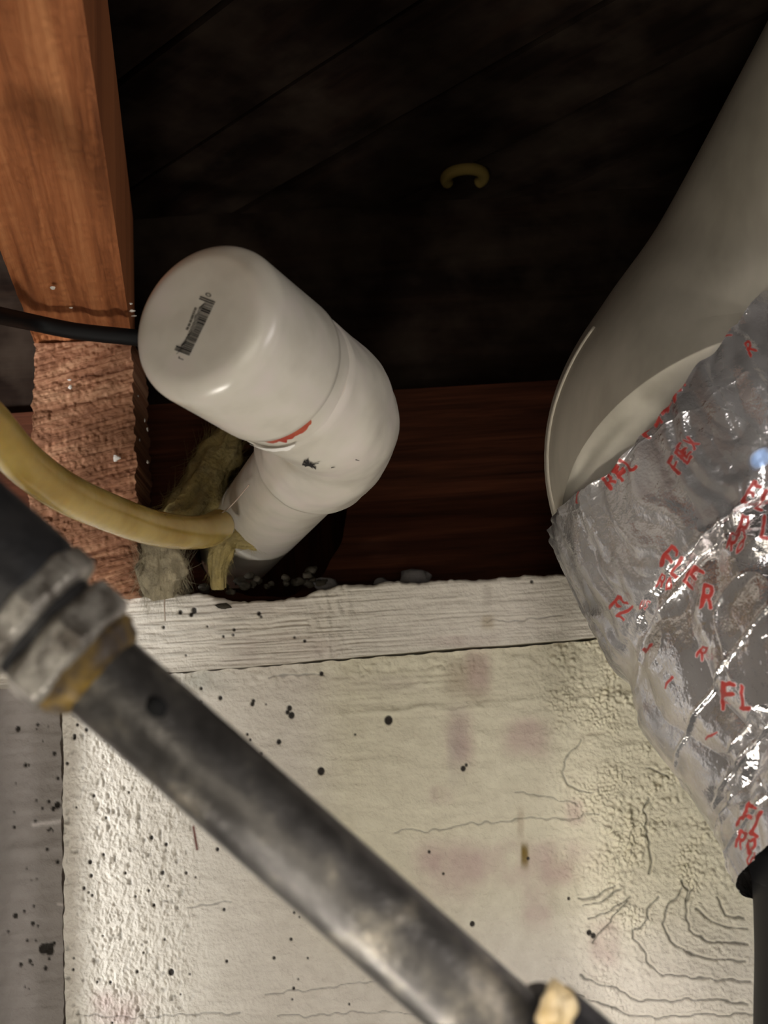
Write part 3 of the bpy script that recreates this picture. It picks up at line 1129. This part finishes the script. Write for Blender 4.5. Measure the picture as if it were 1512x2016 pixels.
def smudge_star():
    V, Fq = [], []
    ax = a1
    def onc(px, py):       # on the elbow's skin near its lower side
        r = ray(px, py)
        w = CAM - P1
        rd = r - ax * (r @ ax)
        wd = w - ax * (w @ ax)
        A_, B_, C_ = rd @ rd, 2 * rd @ wd, wd @ wd - 0.02945 ** 2
        disc = B_ * B_ - 4 * A_ * C_
        t = (-B_ - math.sqrt(max(disc, 0))) / (2 * A_)
        return CAM + r * t
    for (x0, y0, x1, y1, wd) in ((595, 914, 622, 920, 2.2), (598, 908, 616, 922, 2.4), (604, 905, 610, 918, 2.6), (600, 918, 628, 912, 1.6), (610, 912, 622, 924, 2.4),
                                 (700, 905, 708, 907, 1.2), (652, 921, 660, 920, 1.0)):
        n = np.array([-(y1 - y0), x1 - x0]); n = n / np.linalg.norm(n) * wd
        b = len(V)
        V.extend([onc(x0 - n[0], y0 - n[1]), onc(x1 - n[0] * .3, y1 - n[1] * .3), onc(x1 + n[0] * .3, y1 + n[1] * .3), onc(x0 + n[0], y0 + n[1])])
        Fq.append([b, b + 1, b + 2, b + 3])
    me = raw_mesh('ink_mark', np.array(V), Fq, None, False)
    link('ink_mark', me, M_INK, pvc)['label'] = 'small dark ink smudge'


smudge_star()

# ------------------------------------------------------------------ yellow vinyl tube
tp = [P(-140, 735, .43), P(-40, 815, .455), P(40, 905, .48), P(120, 965, .51), P(200, 1003, .545), P(290, 1036, .585), P(360, 1048, .62), P(405, 1046, .645), P(432, 1034, .665)]
tpath = smooth_path(tp, 110)


def hose():
    ang = np.linspace(0, 2 * math.pi, 40, endpoint=False)
    r = np.full(len(tpath), 0.0081)
    G1 = sweep(tpath, r, ang)
    G2 = sweep(tpath, r - 0.0020, ang)
    n, m = G1.shape[:2]
    V = np.concatenate([G1.reshape(-1, 3), G2.reshape(-1, 3)])
    Q1 = grid_quads(n, m, True)
    Q2 = Q1[:, ::-1] + n * m
    i = np.arange(m); i2 = (i + 1) % m
    Qa = np.stack([i, i2, i2 + n * m, i + n * m], -1)
    o = (n - 1) * m
    Qb = np.stack([o + i2, o + i, o + i + n * m, o + i2 + n * m], -1)
    me = raw_mesh('vinyl_tube', V, np.concatenate([Q1, Q2, Qa, Qb]), None, True)
    fix_normals(me)
    return tag(link('vinyl_tube', me, M_VINYL), 'translucent yellow plastic tube curving across the joist end into the hole', 'tube')


hose()

# ------------------------------------------------------------------ iron pipe with union
D0 = 0.30
U = D0 / F_PX
ORG = P(197, 1327, D0)
axv = _rt * 0.75 - _up * 0.661
nrv = _rt * 0.661 + _up * 0.75
iron = empty('iron_pipe', ORG)
tag(iron, 'dark iron pipe slanting across the foreground with a union at its upper end', 'pipe')


def wobble(amp, sc, seed):
    return lambda G: amp * np.stack([vnoise(G * sc, seed), vnoise(G * sc, seed + 1), vnoise(G * sc, seed + 2)], -1)


lathe('pipe', [(-10 * U, 90 * U), (0, 92 * U), (400 * U, 92.5 * U), (800 * U, 93 * U), (1085 * U, 93 * U)], ORG, axv, M_IRON, iron, seg=72, side=nrv)
lathe('sealant_ring', [(-46 * U, 100 * U), (-44 * U, 122 * U), (-30 * U, 124 * U), (-18 * U, 113 * U), (-4 * U, 108 * U), (6 * U, 97 * U), (8 * U, 90 * U)], ORG, axv, M_DOPE, iron,
      seg=64, side=nrv, wob=wobble(3.5 * U, 700, 3))['label'] = 'yellowish thread sealant'
hexp = [(-128 * U, 100 * U), (-128 * U, 132 * U), (-118 * U, 150 * U), (-52 * U, 150 * U), (-40 * U, 134 * U), (-40 * U, 98 * U)]
me = lathe_mesh('union_nut', hexp, ORG, axv, 6, nrv, 20, None, math.radians(8))
nut = link('union_nut', me, M_IRONLIGHT, iron)
bv = nut.modifiers.new('b', 'BEVEL'); bv.width = 6 * U; bv.segments = 3; bv.limit_method = 'ANGLE'
lathe('union_collar', [(-150 * U, 110 * U), (-150 * U, 118 * U), (-122 * U, 118 * U), (-122 * U, 100 * U)], ORG, axv, M_IRONDARK, iron, seg=64, side=nrv)
me = lathe_mesh('union_shoulder', [(-215 * U, 120 * U), (-213 * U, 150 * U), (-205 * U, 160 * U), (-160 * U, 160 * U), (-148 * U, 146 * U), (-148 * U, 110 * U)], ORG, axv, 8, nrv, 20, None, math.radians(30))
sh = link('union_shoulder', me, M_IRONLIGHT, iron)
bv = sh.modifiers.new('b', 'BEVEL'); bv.width = 7 * U; bv.segments = 3; bv.limit_method = 'ANGLE'
lathe('fitting', [(-900 * U, 150 * U), (-700 * U, 152 * U), (-230 * U, 155 * U), (-206 * U, 148 * U), (-205 * U, 120 * U)], ORG, axv, M_IRONDARK, iron, seg=72, side=nrv,
      wob=wobble(3 * U, 500, 8))
lathe('end_fitting', [(1062 * U, 94 * U), (1064 * U, 118 * U), (1078 * U, 128 * U), (1092 * U, 122 * U), (1100 * U, 128 * U), (1112 * U, 148 * U), (1300 * U, 150 * U), (1420 * U, 150 * U)],
      ORG, axv, M_IRONDARK, iron, seg=72, side=nrv, wob=wobble(2 * U, 600, 18))


def blob_mesh(name, pos, sc, mat, parent, seed, amp=0.35, sub=3, freq=1.6):
    bm = bmesh.new()
    bmesh.ops.create_icosphere(bm, subdivisions=sub, radius=1)
    V = np.array([v.co[:] for v in bm.verts])
    k = 1 + amp * fbm(V * freq + seed * 3.1, 3, seed)
    for v, kk in zip(bm.verts, k):
        w = np.array(v.co[:]) * kk * np.array(sc)
        v.co = tuple(np.asarray(pos) + w[0] * _rt + w[1] * _up + w[2] * _fw)
    for f in bm.faces: f.smooth = True
    me = bpy.data.meshes.new(name)
    bm.to_mesh(me); bm.free()
    return link(name, me, mat, parent)


blob_mesh('sealant_blob', P(1098, 1990, .290), (36 * U, 48 * U, 30 * U), M_DOPEPALE, iron, 3, 0.45)['label'] = 'cream thread sealant lump'
# dark round stain spot on the pipe
sp = ORG + axv * 128 * U + (nrv * 0.42 - _fw * 0.907) * 91.5 * U
ndir = nrv * 0.42 - _fw * 0.907
blob_mesh('tar_spot', sp, (22 * U, 24 * U, 6 * U), M_BLACK, iron, 5, 0.15)

# ------------------------------------------------------------------ ducts
RD = 0.085
mp = [P(1965, -10, .58), P(1797, 290, .598), P(1612, 615, .612), P(1494, 790, .608), P(1443, 890, .597), P(1478, 965, .578)]
duct = empty('metal_duct', P(1580, 650, .65))
tag(duct, 'dull grey sheet-metal duct elbow at the upper right above the foil', 'duct')


def metal_tube():
    path = smooth_path(mp, 120)
    ang = np.linspace(0, 2 * math.pi, 128, endpoint=False)
    L = np.linspace(0, 1, 120)
    r = np.full(120, RD - 0.0005)
    G = sweep(path, r, ang, CAM)
    n, m = G.shape[:2]
    me = raw_mesh('duct_shell', G.reshape(-1, 3), grid_quads(n, m, True), [list(range(m))[::-1], list(range((n - 1) * m, n * m))], True)
    fix_normals(me)
    o = link('duct_shell', me, M_GALV, duct)
    # the lapped lengthwise seam near the left edge
    T, N, B = frames(path, CAM)
    ls = 1.0 if (B[60] @ _rt) < 0 else -1.0
    ks = np.arange(88, 112)
    a = math.radians(63) * ls
    sm = path[ks] + (RD - 0.0004) * (math.cos(a) * N[ks] + math.sin(a) * B[ks])
    tube('lapped_seam', sm, 0.0010, M_GALV, duct, 8)
    return path


metal_tube()

GLY = {'F': [((0, 0), (0, 1)), ((0, 1), (.75, 1)), ((0, .52), (.6, .52))], 'L': [((0, 1), (0, 0)), ((0, 0), (.7, 0))],
       'E': [((0, 0), (0, 1)), ((0, 1), (.75, 1)), ((0, .5), (.6, .5)), ((0, 0), (.75, 0))],
       'X': [((0, 0), (.8, 1)), ((0, 1), (.8, 0))], 'I': [((.1, 0), (.1, 1))],
       'R': [((0, 0), (0, 1)), ((0, 1), (.6, 1)), ((.6, 1), (.7, .75)), ((.7, .75), (.6, .5)), ((.6, .5), (0, .5)), ((.3, .5), (.75, 0))],
       '6': [((.65, 1), (.15, .75)), ((.15, .75), (0, .3)), ((0, .3), (.3, 0)), ((.3, 0), (.65, .25)), ((.65, .25), (.35, .55)), ((.35, .55), (0, .35))],
       'O': [((.35, 1), (0, .6)), ((0, .6), (0, .4)), ((0, .4), (.35, 0)), ((.35, 0), (.7, .4)), ((.7, .4), (.7, .6)), ((.7, .6), (.35, 1))],
       'U': [((0, 1), (0, .2)), ((0, .2), (.35, 0)), ((.35, 0), (.7, .2)), ((.7, .2), (.7, 1))],
       'S': [((.7, .9), (.3, 1)), ((.3, 1), (0, .75)), ((0, .75), (.7, .3)), ((.7, .3), (.35, 0)), ((.35, 0), (0, .12))]}
TEXTS = [('FLE', 1300, 1112, 42, 38), ('R', 1380, 1196, 46, 10), ('FL', 1424, 1392, 48, 6), ('FL', 1452, 1622, 44, 28), ('FL', 1466, 985, 40, 30), ('FL', 1203, 1196, 34, 48),
         ('US', 1256, 1196, 20, 22), ('RO', 1292, 1152, 26, 30), ('R', 1376, 1294, 24, 20), ('I', 1262, 1284, 26, 50), ('I', 1308, 1352, 26, 50), ('I', 1394, 1456, 24, 50),
         ('FLEX', 1282, 862, 40, -62), ('FLEX', 1308, 826, 30, -62), ('RE', 1205, 960, 34, -55), ('FL', 1228, 945, 34, -55), ('E', 1432, 662, 22, 0), ('FE', 1338, 930, 34, -52), ('EX', 1352, 900, 28, -52),
         ('RO', 1448, 1665, 34, 28), ('US', 1470, 1700, 26, 28), ('I', 1134, 990, 22, 0), ('R', 1450, 1052, 40, 20), ('RO', 1430, 1076, 28, 25), ('LE', 1500, 1055, 40, 20), ('R', 1480, 700, 30, -40)]

fp = [P(1462, 932, .580), P(1512, 1012, .566), P(1596, 1138, .548), P(1676, 1246, .530), P(1812, 1436, .506), P(1893, 1580, .490)]
flex = empty('flexible_duct', P(1648, 1240, .512))
tag(flex, 'crinkled silver foil flexible duct with red lettering at the right', 'duct')


def foil():
    n = 760
    path = smooth_path(fp, n)
    L = np.concatenate([[0], np.cumsum(np.linalg.norm(np.diff(path, axis=0), axis=1))])
    # dense where it is seen
    q = np.linspace(-1, 1, 700)
    # B = T x N : find which side is left in the image
    T, N, B = frames(path, CAM)
    left_sign = 1.0 if (B[n // 2] @ _rt) < 0 else -1.0
    dens = np.where((q * left_sign > -0.12) & (q * left_sign < 0.68), 4.0, 1.0)
    cum = np.concatenate([[0], np.cumsum(dens[:-1])])
    ang = np.interp(np.linspace(0, cum[-1], 700, endpoint=False), cum, q * math.pi)
    G0 = sweep(path, RD + 0.003, ang, CAM)
    sl = L[:, None] + 0 * ang[None, :]
    ar = (ang[None, :] * (RD)) + 0 * L[:, None]
    A = np.stack([sl, ar, sl * 0], -1)
    # helical wire ribs
    ph = (sl - 0.012 * ang[None, :] * left_sign) / 0.026
    fr = ph - np.floor(ph)
    rib = np.exp(-((fr - 0.5) / 0.03) ** 2)
    calm = sstep(0.075, 0.10, sl)
    h = 0.0013 * rib * calm * np.clip(0.7 + 0.8 * vnoise(A * 30, 3), 0, 1)
    w = A + 0.006 * np.stack([fbm(A * 32, 2, 1), fbm(A * 32, 2, 2), sl * 0], -1)
    side = ang[None, :] * left_sign + 0 * sl                      # + towards the wall side
    wild = sstep(1.60, 1.05, side) * 0.75 + 0.25
    wild = wild * np.clip(0.75 + 0.7 * fbm(A * 11, 2, 44), 0.15, 1.4)
    f1, f2, _ = voro(w * np.array([26, 17, 1]), 5)
    k1, k2, _ = voro(w * np.array([22, 62, 1]) + 3, 15)
    g1, _, _ = voro(w * np.array([75, 48, 1]) + 7, 9)
    h += wild * 0.0036 * (0.5 - g1)
    g3, _, _ = voro(w * np.array([130, 75, 1]) + 5, 33)
    h += (0.3 + 0.7 * wild) * 0.0020 * (0.5 - g3)
    bil = np.abs(fbm(w * np.array([20, 30, 1]), 2, 61))
    h += wild * (0.0150 * (0.5 - f1) + 0.0050 * (0.5 - k1) + 0.0100 * (bil - 0.4))
    crease = np.exp(-np.abs(vnoise(w * np.array([17, 44, 1]), 63)) / 0.05) + np.exp(-np.abs(vnoise(w * np.array([48, 20, 1]), 67)) / 0.05)
    h += 0.0010 * crease * (0.35 + 0.65 * wild)
    # drawn-in taped collar at the upper end
    col = sstep(0.062, 0.050, sl)
    h = h * (1 - 0.80 * col) + col * (0.0007 * np.sin(ar * 420 + 5 * fbm(A * 40, 2, 8)) + 0.0012 * np.abs(fbm(w * np.array([25, 90, 1]), 3, 18))) - 0.0022 * np.exp(-((sl - 0.064) / 0.006) ** 2)
    # ragged edges
    jag0 = 0.0022 * fbm(np.stack([ar[0] * 45, ar[0] * 0, ar[0] * 0], -1), 3, 71)
    rr = RD + 0.0035 + h
    G = sweep(path, rr, ang, CAM)
    fall = np.exp(-L / 0.012)[:, None]
    lean = np.interp(np.degrees(ang * left_sign), [-180, -60, -30, -15, 0, 10, 20, 30, 40, 50, 60, 70, 90, 180], [-.02, -.026, -.023, -.007, .005, .011, .014, .013, .009, .003, -.004, -.008, -.010, -.02])
    G = G + (T[:, None, :] * (fall * (jag0 + 0)[None, :] + np.exp(-L / 0.03)[:, None] * lean[None, :])[..., None])
    px, py = proj(G)
    ink = np.zeros(px.shape)
    jx = px + 5.0 * vnoise(A * 130, 81) + 2.5 * vnoise(A * 420, 82)
    jy = py + 5.0 * vnoise(A * 130, 83) + 2.5 * vnoise(A * 420, 84)
    front = (np.abs(ang)[None, :] < 1.75) & (px > 1000) & (px < 1640)
    for s, x0, y0, hgt, dg in TEXTS:
        c, sn = math.cos(math.radians(dg)), math.sin(math.radians(dg))
        wd = hgt * 0.52
        for i, ch in enumerate(s):
            for (ax_, ay), (bx, by) in GLY[ch]:
                def tr(u, v):
                    lx, ly = (i * (wd + hgt * 0.18) + u * wd), -v * hgt
                    return (x0 + c * lx - sn * ly * 0.85, y0 + sn * lx + c * ly)
                d = seg_dist(jx, jy, [tr(ax_, ay), tr(bx, by)])
                ink = np.maximum(ink, sstep(hgt * 0.10 + 1.0, hgt * 0.10 - 1.0, d) * front)
    base = np.ones(px.shape + (3,)) * np.array([0.80, 0.765, 0.75])
    base *= (0.92 + 0.12 * fbm(A * 60, 3, 91))[..., None]
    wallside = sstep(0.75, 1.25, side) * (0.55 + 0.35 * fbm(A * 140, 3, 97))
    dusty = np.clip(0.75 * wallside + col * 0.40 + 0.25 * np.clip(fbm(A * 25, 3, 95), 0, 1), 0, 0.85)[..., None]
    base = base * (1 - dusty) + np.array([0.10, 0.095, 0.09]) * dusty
    rl = (0.55 * rib * calm * np.clip(0.6 + 0.9 * vnoise(A * 45, 13), 0, 1))[..., None]
    base = base * (1 - rl) + np.array([0.82, 0.80, 0.77]) * rl
    red = np.array([0.27, 0.024, 0.018])
    base = base * (1 - ink[..., None]) + red * ink[..., None]
    blue = sstep(1.0, 0.6, np.hypot((px - 1500) / 32, (py - 902 + 0.35 * (px - 1500)) / 30) + 0.35 * fbm(A * 90, 3, 99)) * front
    base = base * (1 - 0.6 * blue[..., None]) + np.array([0.12, 0.32, 0.72]) * 0.6 * blue[..., None]
    dust = np.clip(dusty[..., 0] * 0.9, 0, 1)
    inkm = np.maximum(np.maximum(ink, blue * 0.8), dust * 0.5)
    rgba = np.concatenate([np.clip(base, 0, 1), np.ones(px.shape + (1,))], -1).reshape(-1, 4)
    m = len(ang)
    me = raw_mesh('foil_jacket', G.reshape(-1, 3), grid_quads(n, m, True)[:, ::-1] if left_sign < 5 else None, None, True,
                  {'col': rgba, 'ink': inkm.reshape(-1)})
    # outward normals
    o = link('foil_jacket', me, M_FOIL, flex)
    return path


fpath = foil()
cp = [P(1893, 1580, .490), P(1925, 1700, .486), P(1938, 1880, .482), P(1940, 2060, .478), P(1940, 2280, .474)]
tube('inner_core', smooth_path(cp, 40), 0.081, M_BLACK, flex, 96)

# silver-blue piece added for a chink of daylight by the duct, top right
bmv = []
G = quad_patch([P(1478, 48, .70), P(1530, 22, .70), P(1540, 62, .69), P(1490, 66, .69)], 14, 18)
G += 0.002 * np.stack([vnoise(G * 400, 1), vnoise(G * 400, 2), vnoise(G * 400, 3)], -1)
rg = np.ones((14 * 18, 4)) * np.array([0.75, 0.8, 0.85, 1])
chink = slab('daylight_chink', G, tuple(_fw * 0.0006), M_FOIL, None, {'col': rg, 'ink': np.zeros(14 * 18)})
tag(chink, 'silver-blue piece added for a chink of daylight in the top right corner', 'foil scrap')

# faint ring of old foam on the ceiling
_c = on_z(915, 350, ZTOP - 0.002)
_t = np.linspace(math.radians(150), math.radians(400), 40)
ring = np.array([_c + np.array([math.cos(a) * 0.011, math.sin(a) * 0.011, 0]) for a in _t])
tag(tube('foam_ring', ring, 0.0035, M_OLDFOAM, None, 10), 'faint yellow ring of old foam stuck to the dark ceiling planks', 'foam')

# ------------------------------------------------------------------ insulation, dirt, cobweb
def wool(name, pts, r0, mat, label, nf, seed, flat=0.6):
    """a ragged wad of glass wool: a core with loose fibres"""
    rs = np.random.default_rng(seed)
    path = smooth_path(pts, 36)
    t = np.linspace(0, 1, 36)
    r = r0 * (0.35 + 0.75 * np.sin(math.pi * np.clip(t * 0.9 + 0.08, 0, 1)) ** 0.6)
    ang = np.linspace(0, 2 * math.pi, 36, endpoint=False)
    G = sweep(path, r, ang)
    cen = path[:, None, :]
    d = G - cen
    A = np.stack([np.repeat(t[:, None], 36, 1) * 3, np.cos(ang)[None] + 0 * t[:, None], np.sin(ang)[None] + 0 * t[:, None]], -1)
    k = 1 + 0.30 * fbm(A * np.array([1.6, 2.2, 2.2]), 2, seed) + 0.20 * vnoise(A * np.array([1.5, 8, 8]), seed + 3) + 0.10 * vnoise(A * np.array([3, 22, 22]), seed + 5)
    G = cen + d * k[..., None]
    G = G - (((G - cen) @ _fw) * (1 - flat))[..., None] * _fw
    me = raw_mesh(name, G.reshape(-1, 3), grid_quads(36, 36, True), [list(range(36))[::-1], list(range(35 * 36, 36 * 36))], True)
    fix_normals(me)
    root = link(name, me, mat)
    tag(root, label, 'insulation', 'glass wool tufts around the hole')
    V, Q = [], []
    Gf = G.reshape(-1, 3)
    for _ in range(nf):
        i = rs.integers(3, 34); j = rs.integers(0, 36)
        p = G[i, j]
        dirn = (path[min(i + 1, 35)] - path[i - 1]); dirn /= np.linalg.norm(dirn)
        dirn = dirn * rs.choice([-1, 1]) + 0.28 * rs.normal(size=3) + 0.22 * (G[i, j] - path[i]) / np.linalg.norm(G[i, j] - path[i])
        dirn /= np.linalg.norm(dirn)
        ln = r0 * rs.uniform(0.5, 1.5)
        cv = rs.normal(size=3) * 0.3
        w = 0.00005
        sidev = np.cross(dirn, _fw); sidev /= np.linalg.norm(sidev) + 1e-9
        b = len(V)
        for q in range(4):
            c = p + dirn * ln * q / 3 + cv * ln * (q / 3) ** 2 * 0.5
            ww = w * (1 - 0.25 * q)
            V += [c - sidev * ww, c + sidev * ww, c + _fw * ww * 1.2]
        for q in range(3):
            o = b + 3 * q
            Q += [[o, o + 1, o + 4, o + 3], [o + 1, o + 2, o + 5, o + 4], [o + 2, o, o + 3, o + 5]]
    me = raw_mesh('loose_fibre', np.array(V), Q, None, True)
    tag(link('loose_fibre', me, mat, root), kind='stuff')
    return root


wool('glass_wool', [P(312, 1062, .682), P(318, 1100, .683), P(316, 1140, .684), P(322, 1180, .684)], 0.0098, M_WOOLGREY,
     'dusty grey-yellow wool tuft hanging under the yellow tube against the joist end', 1300, 3)
wool('glass_wool', [P(335, 1040, .70), P(368, 1000, .715), P(402, 955, .727), P(430, 900, .737), P(452, 850, .745)], 0.010, M_WOOL,
     'long yellow wool strand in the shade left of the white pipe', 1300, 8)
wool('glass_wool', [P(432, 1158, .690), P(430, 1120, .688), P(436, 1085, .688), P(452, 1062, .69), P(490, 1060, .694), P(520, 1075, .70)], 0.0050, M_WOOL,
     'small hooked yellow wool tuft standing in the hole below the white pipe', 900, 14)

# bowl-like dust-covered bottom of the hole and its crumbs
YD = YW + 0.012
rs = random.Random(4)
spots = []
for k in range(34):
    x = rs.uniform(352, 640)
    y = 1160 - 0.03 * (x - 480) - abs(rs.gauss(0, 15)) - (10 if x > 560 else 0) + 4
    spots.append((x, y, rs.uniform(5, 11)))
for i, (x, y, r) in enumerate(spots):
    o = blob_mesh('dirt_crumb', on_y(x, y, YD + rs.uniform(-.006, .012)), (r * .00027, r * .00021, r * .00025), M_DIRT, None, i, 0.5, 2, 1.3)
    tag(o, 'dark dirt crumb heaped on the plate at the bottom of the hole', 'dirt crumb', 'dirt crumbs in the hole')
for x, y, r, lab in ((440, 1194, 10, 'dark dirt crumb stuck on the white plate face below the hole'),):
    tag(blob_mesh('dirt_crumb', on_y(x, y, YW - .003), (r * .00036, r * .00018, r * .0002), M_DIRT, None, 77, 0.4, 2), lab, 'dirt crumb')
for x, y, r, sx, lab in ((642, 1144, 20, 1.3, 'flat grey lump on the plate just right of the hole'), (752, 1139, 13, 1.2, 'small grey lump on the plate between two larger ones'),
                         (817, 1129, 25, 1.25, 'largest grey lump on the plate, midway between pipe and foil')):
    tag(blob_mesh('mortar_lump', on_y(x, y + 9, YW + .014), (r * .00027 * sx, r * .00022, r * .00022), M_GREYLUMP, None, int(x), 0.25, 3), lab, 'lump')

# cobweb threads
for pts, lab in (([(372, 1024, .655), (420, 1018, .66), (445, 1004, .655), (465, 985, .64), (490, 955, .625)], 'long thin cobweb thread between yellow tube and white pipe'),
                 ([(324, 1180, .684), (324, 1200, .684), (325, 1222, .686)], 'short hanging thread below the dusty wool tuft')):
    path = smooth_path([P(*p) for p in pts], 24)
    tag(tube('cobweb_thread', path, 0.00035, M_WEB, None, 6), lab, 'cobweb')
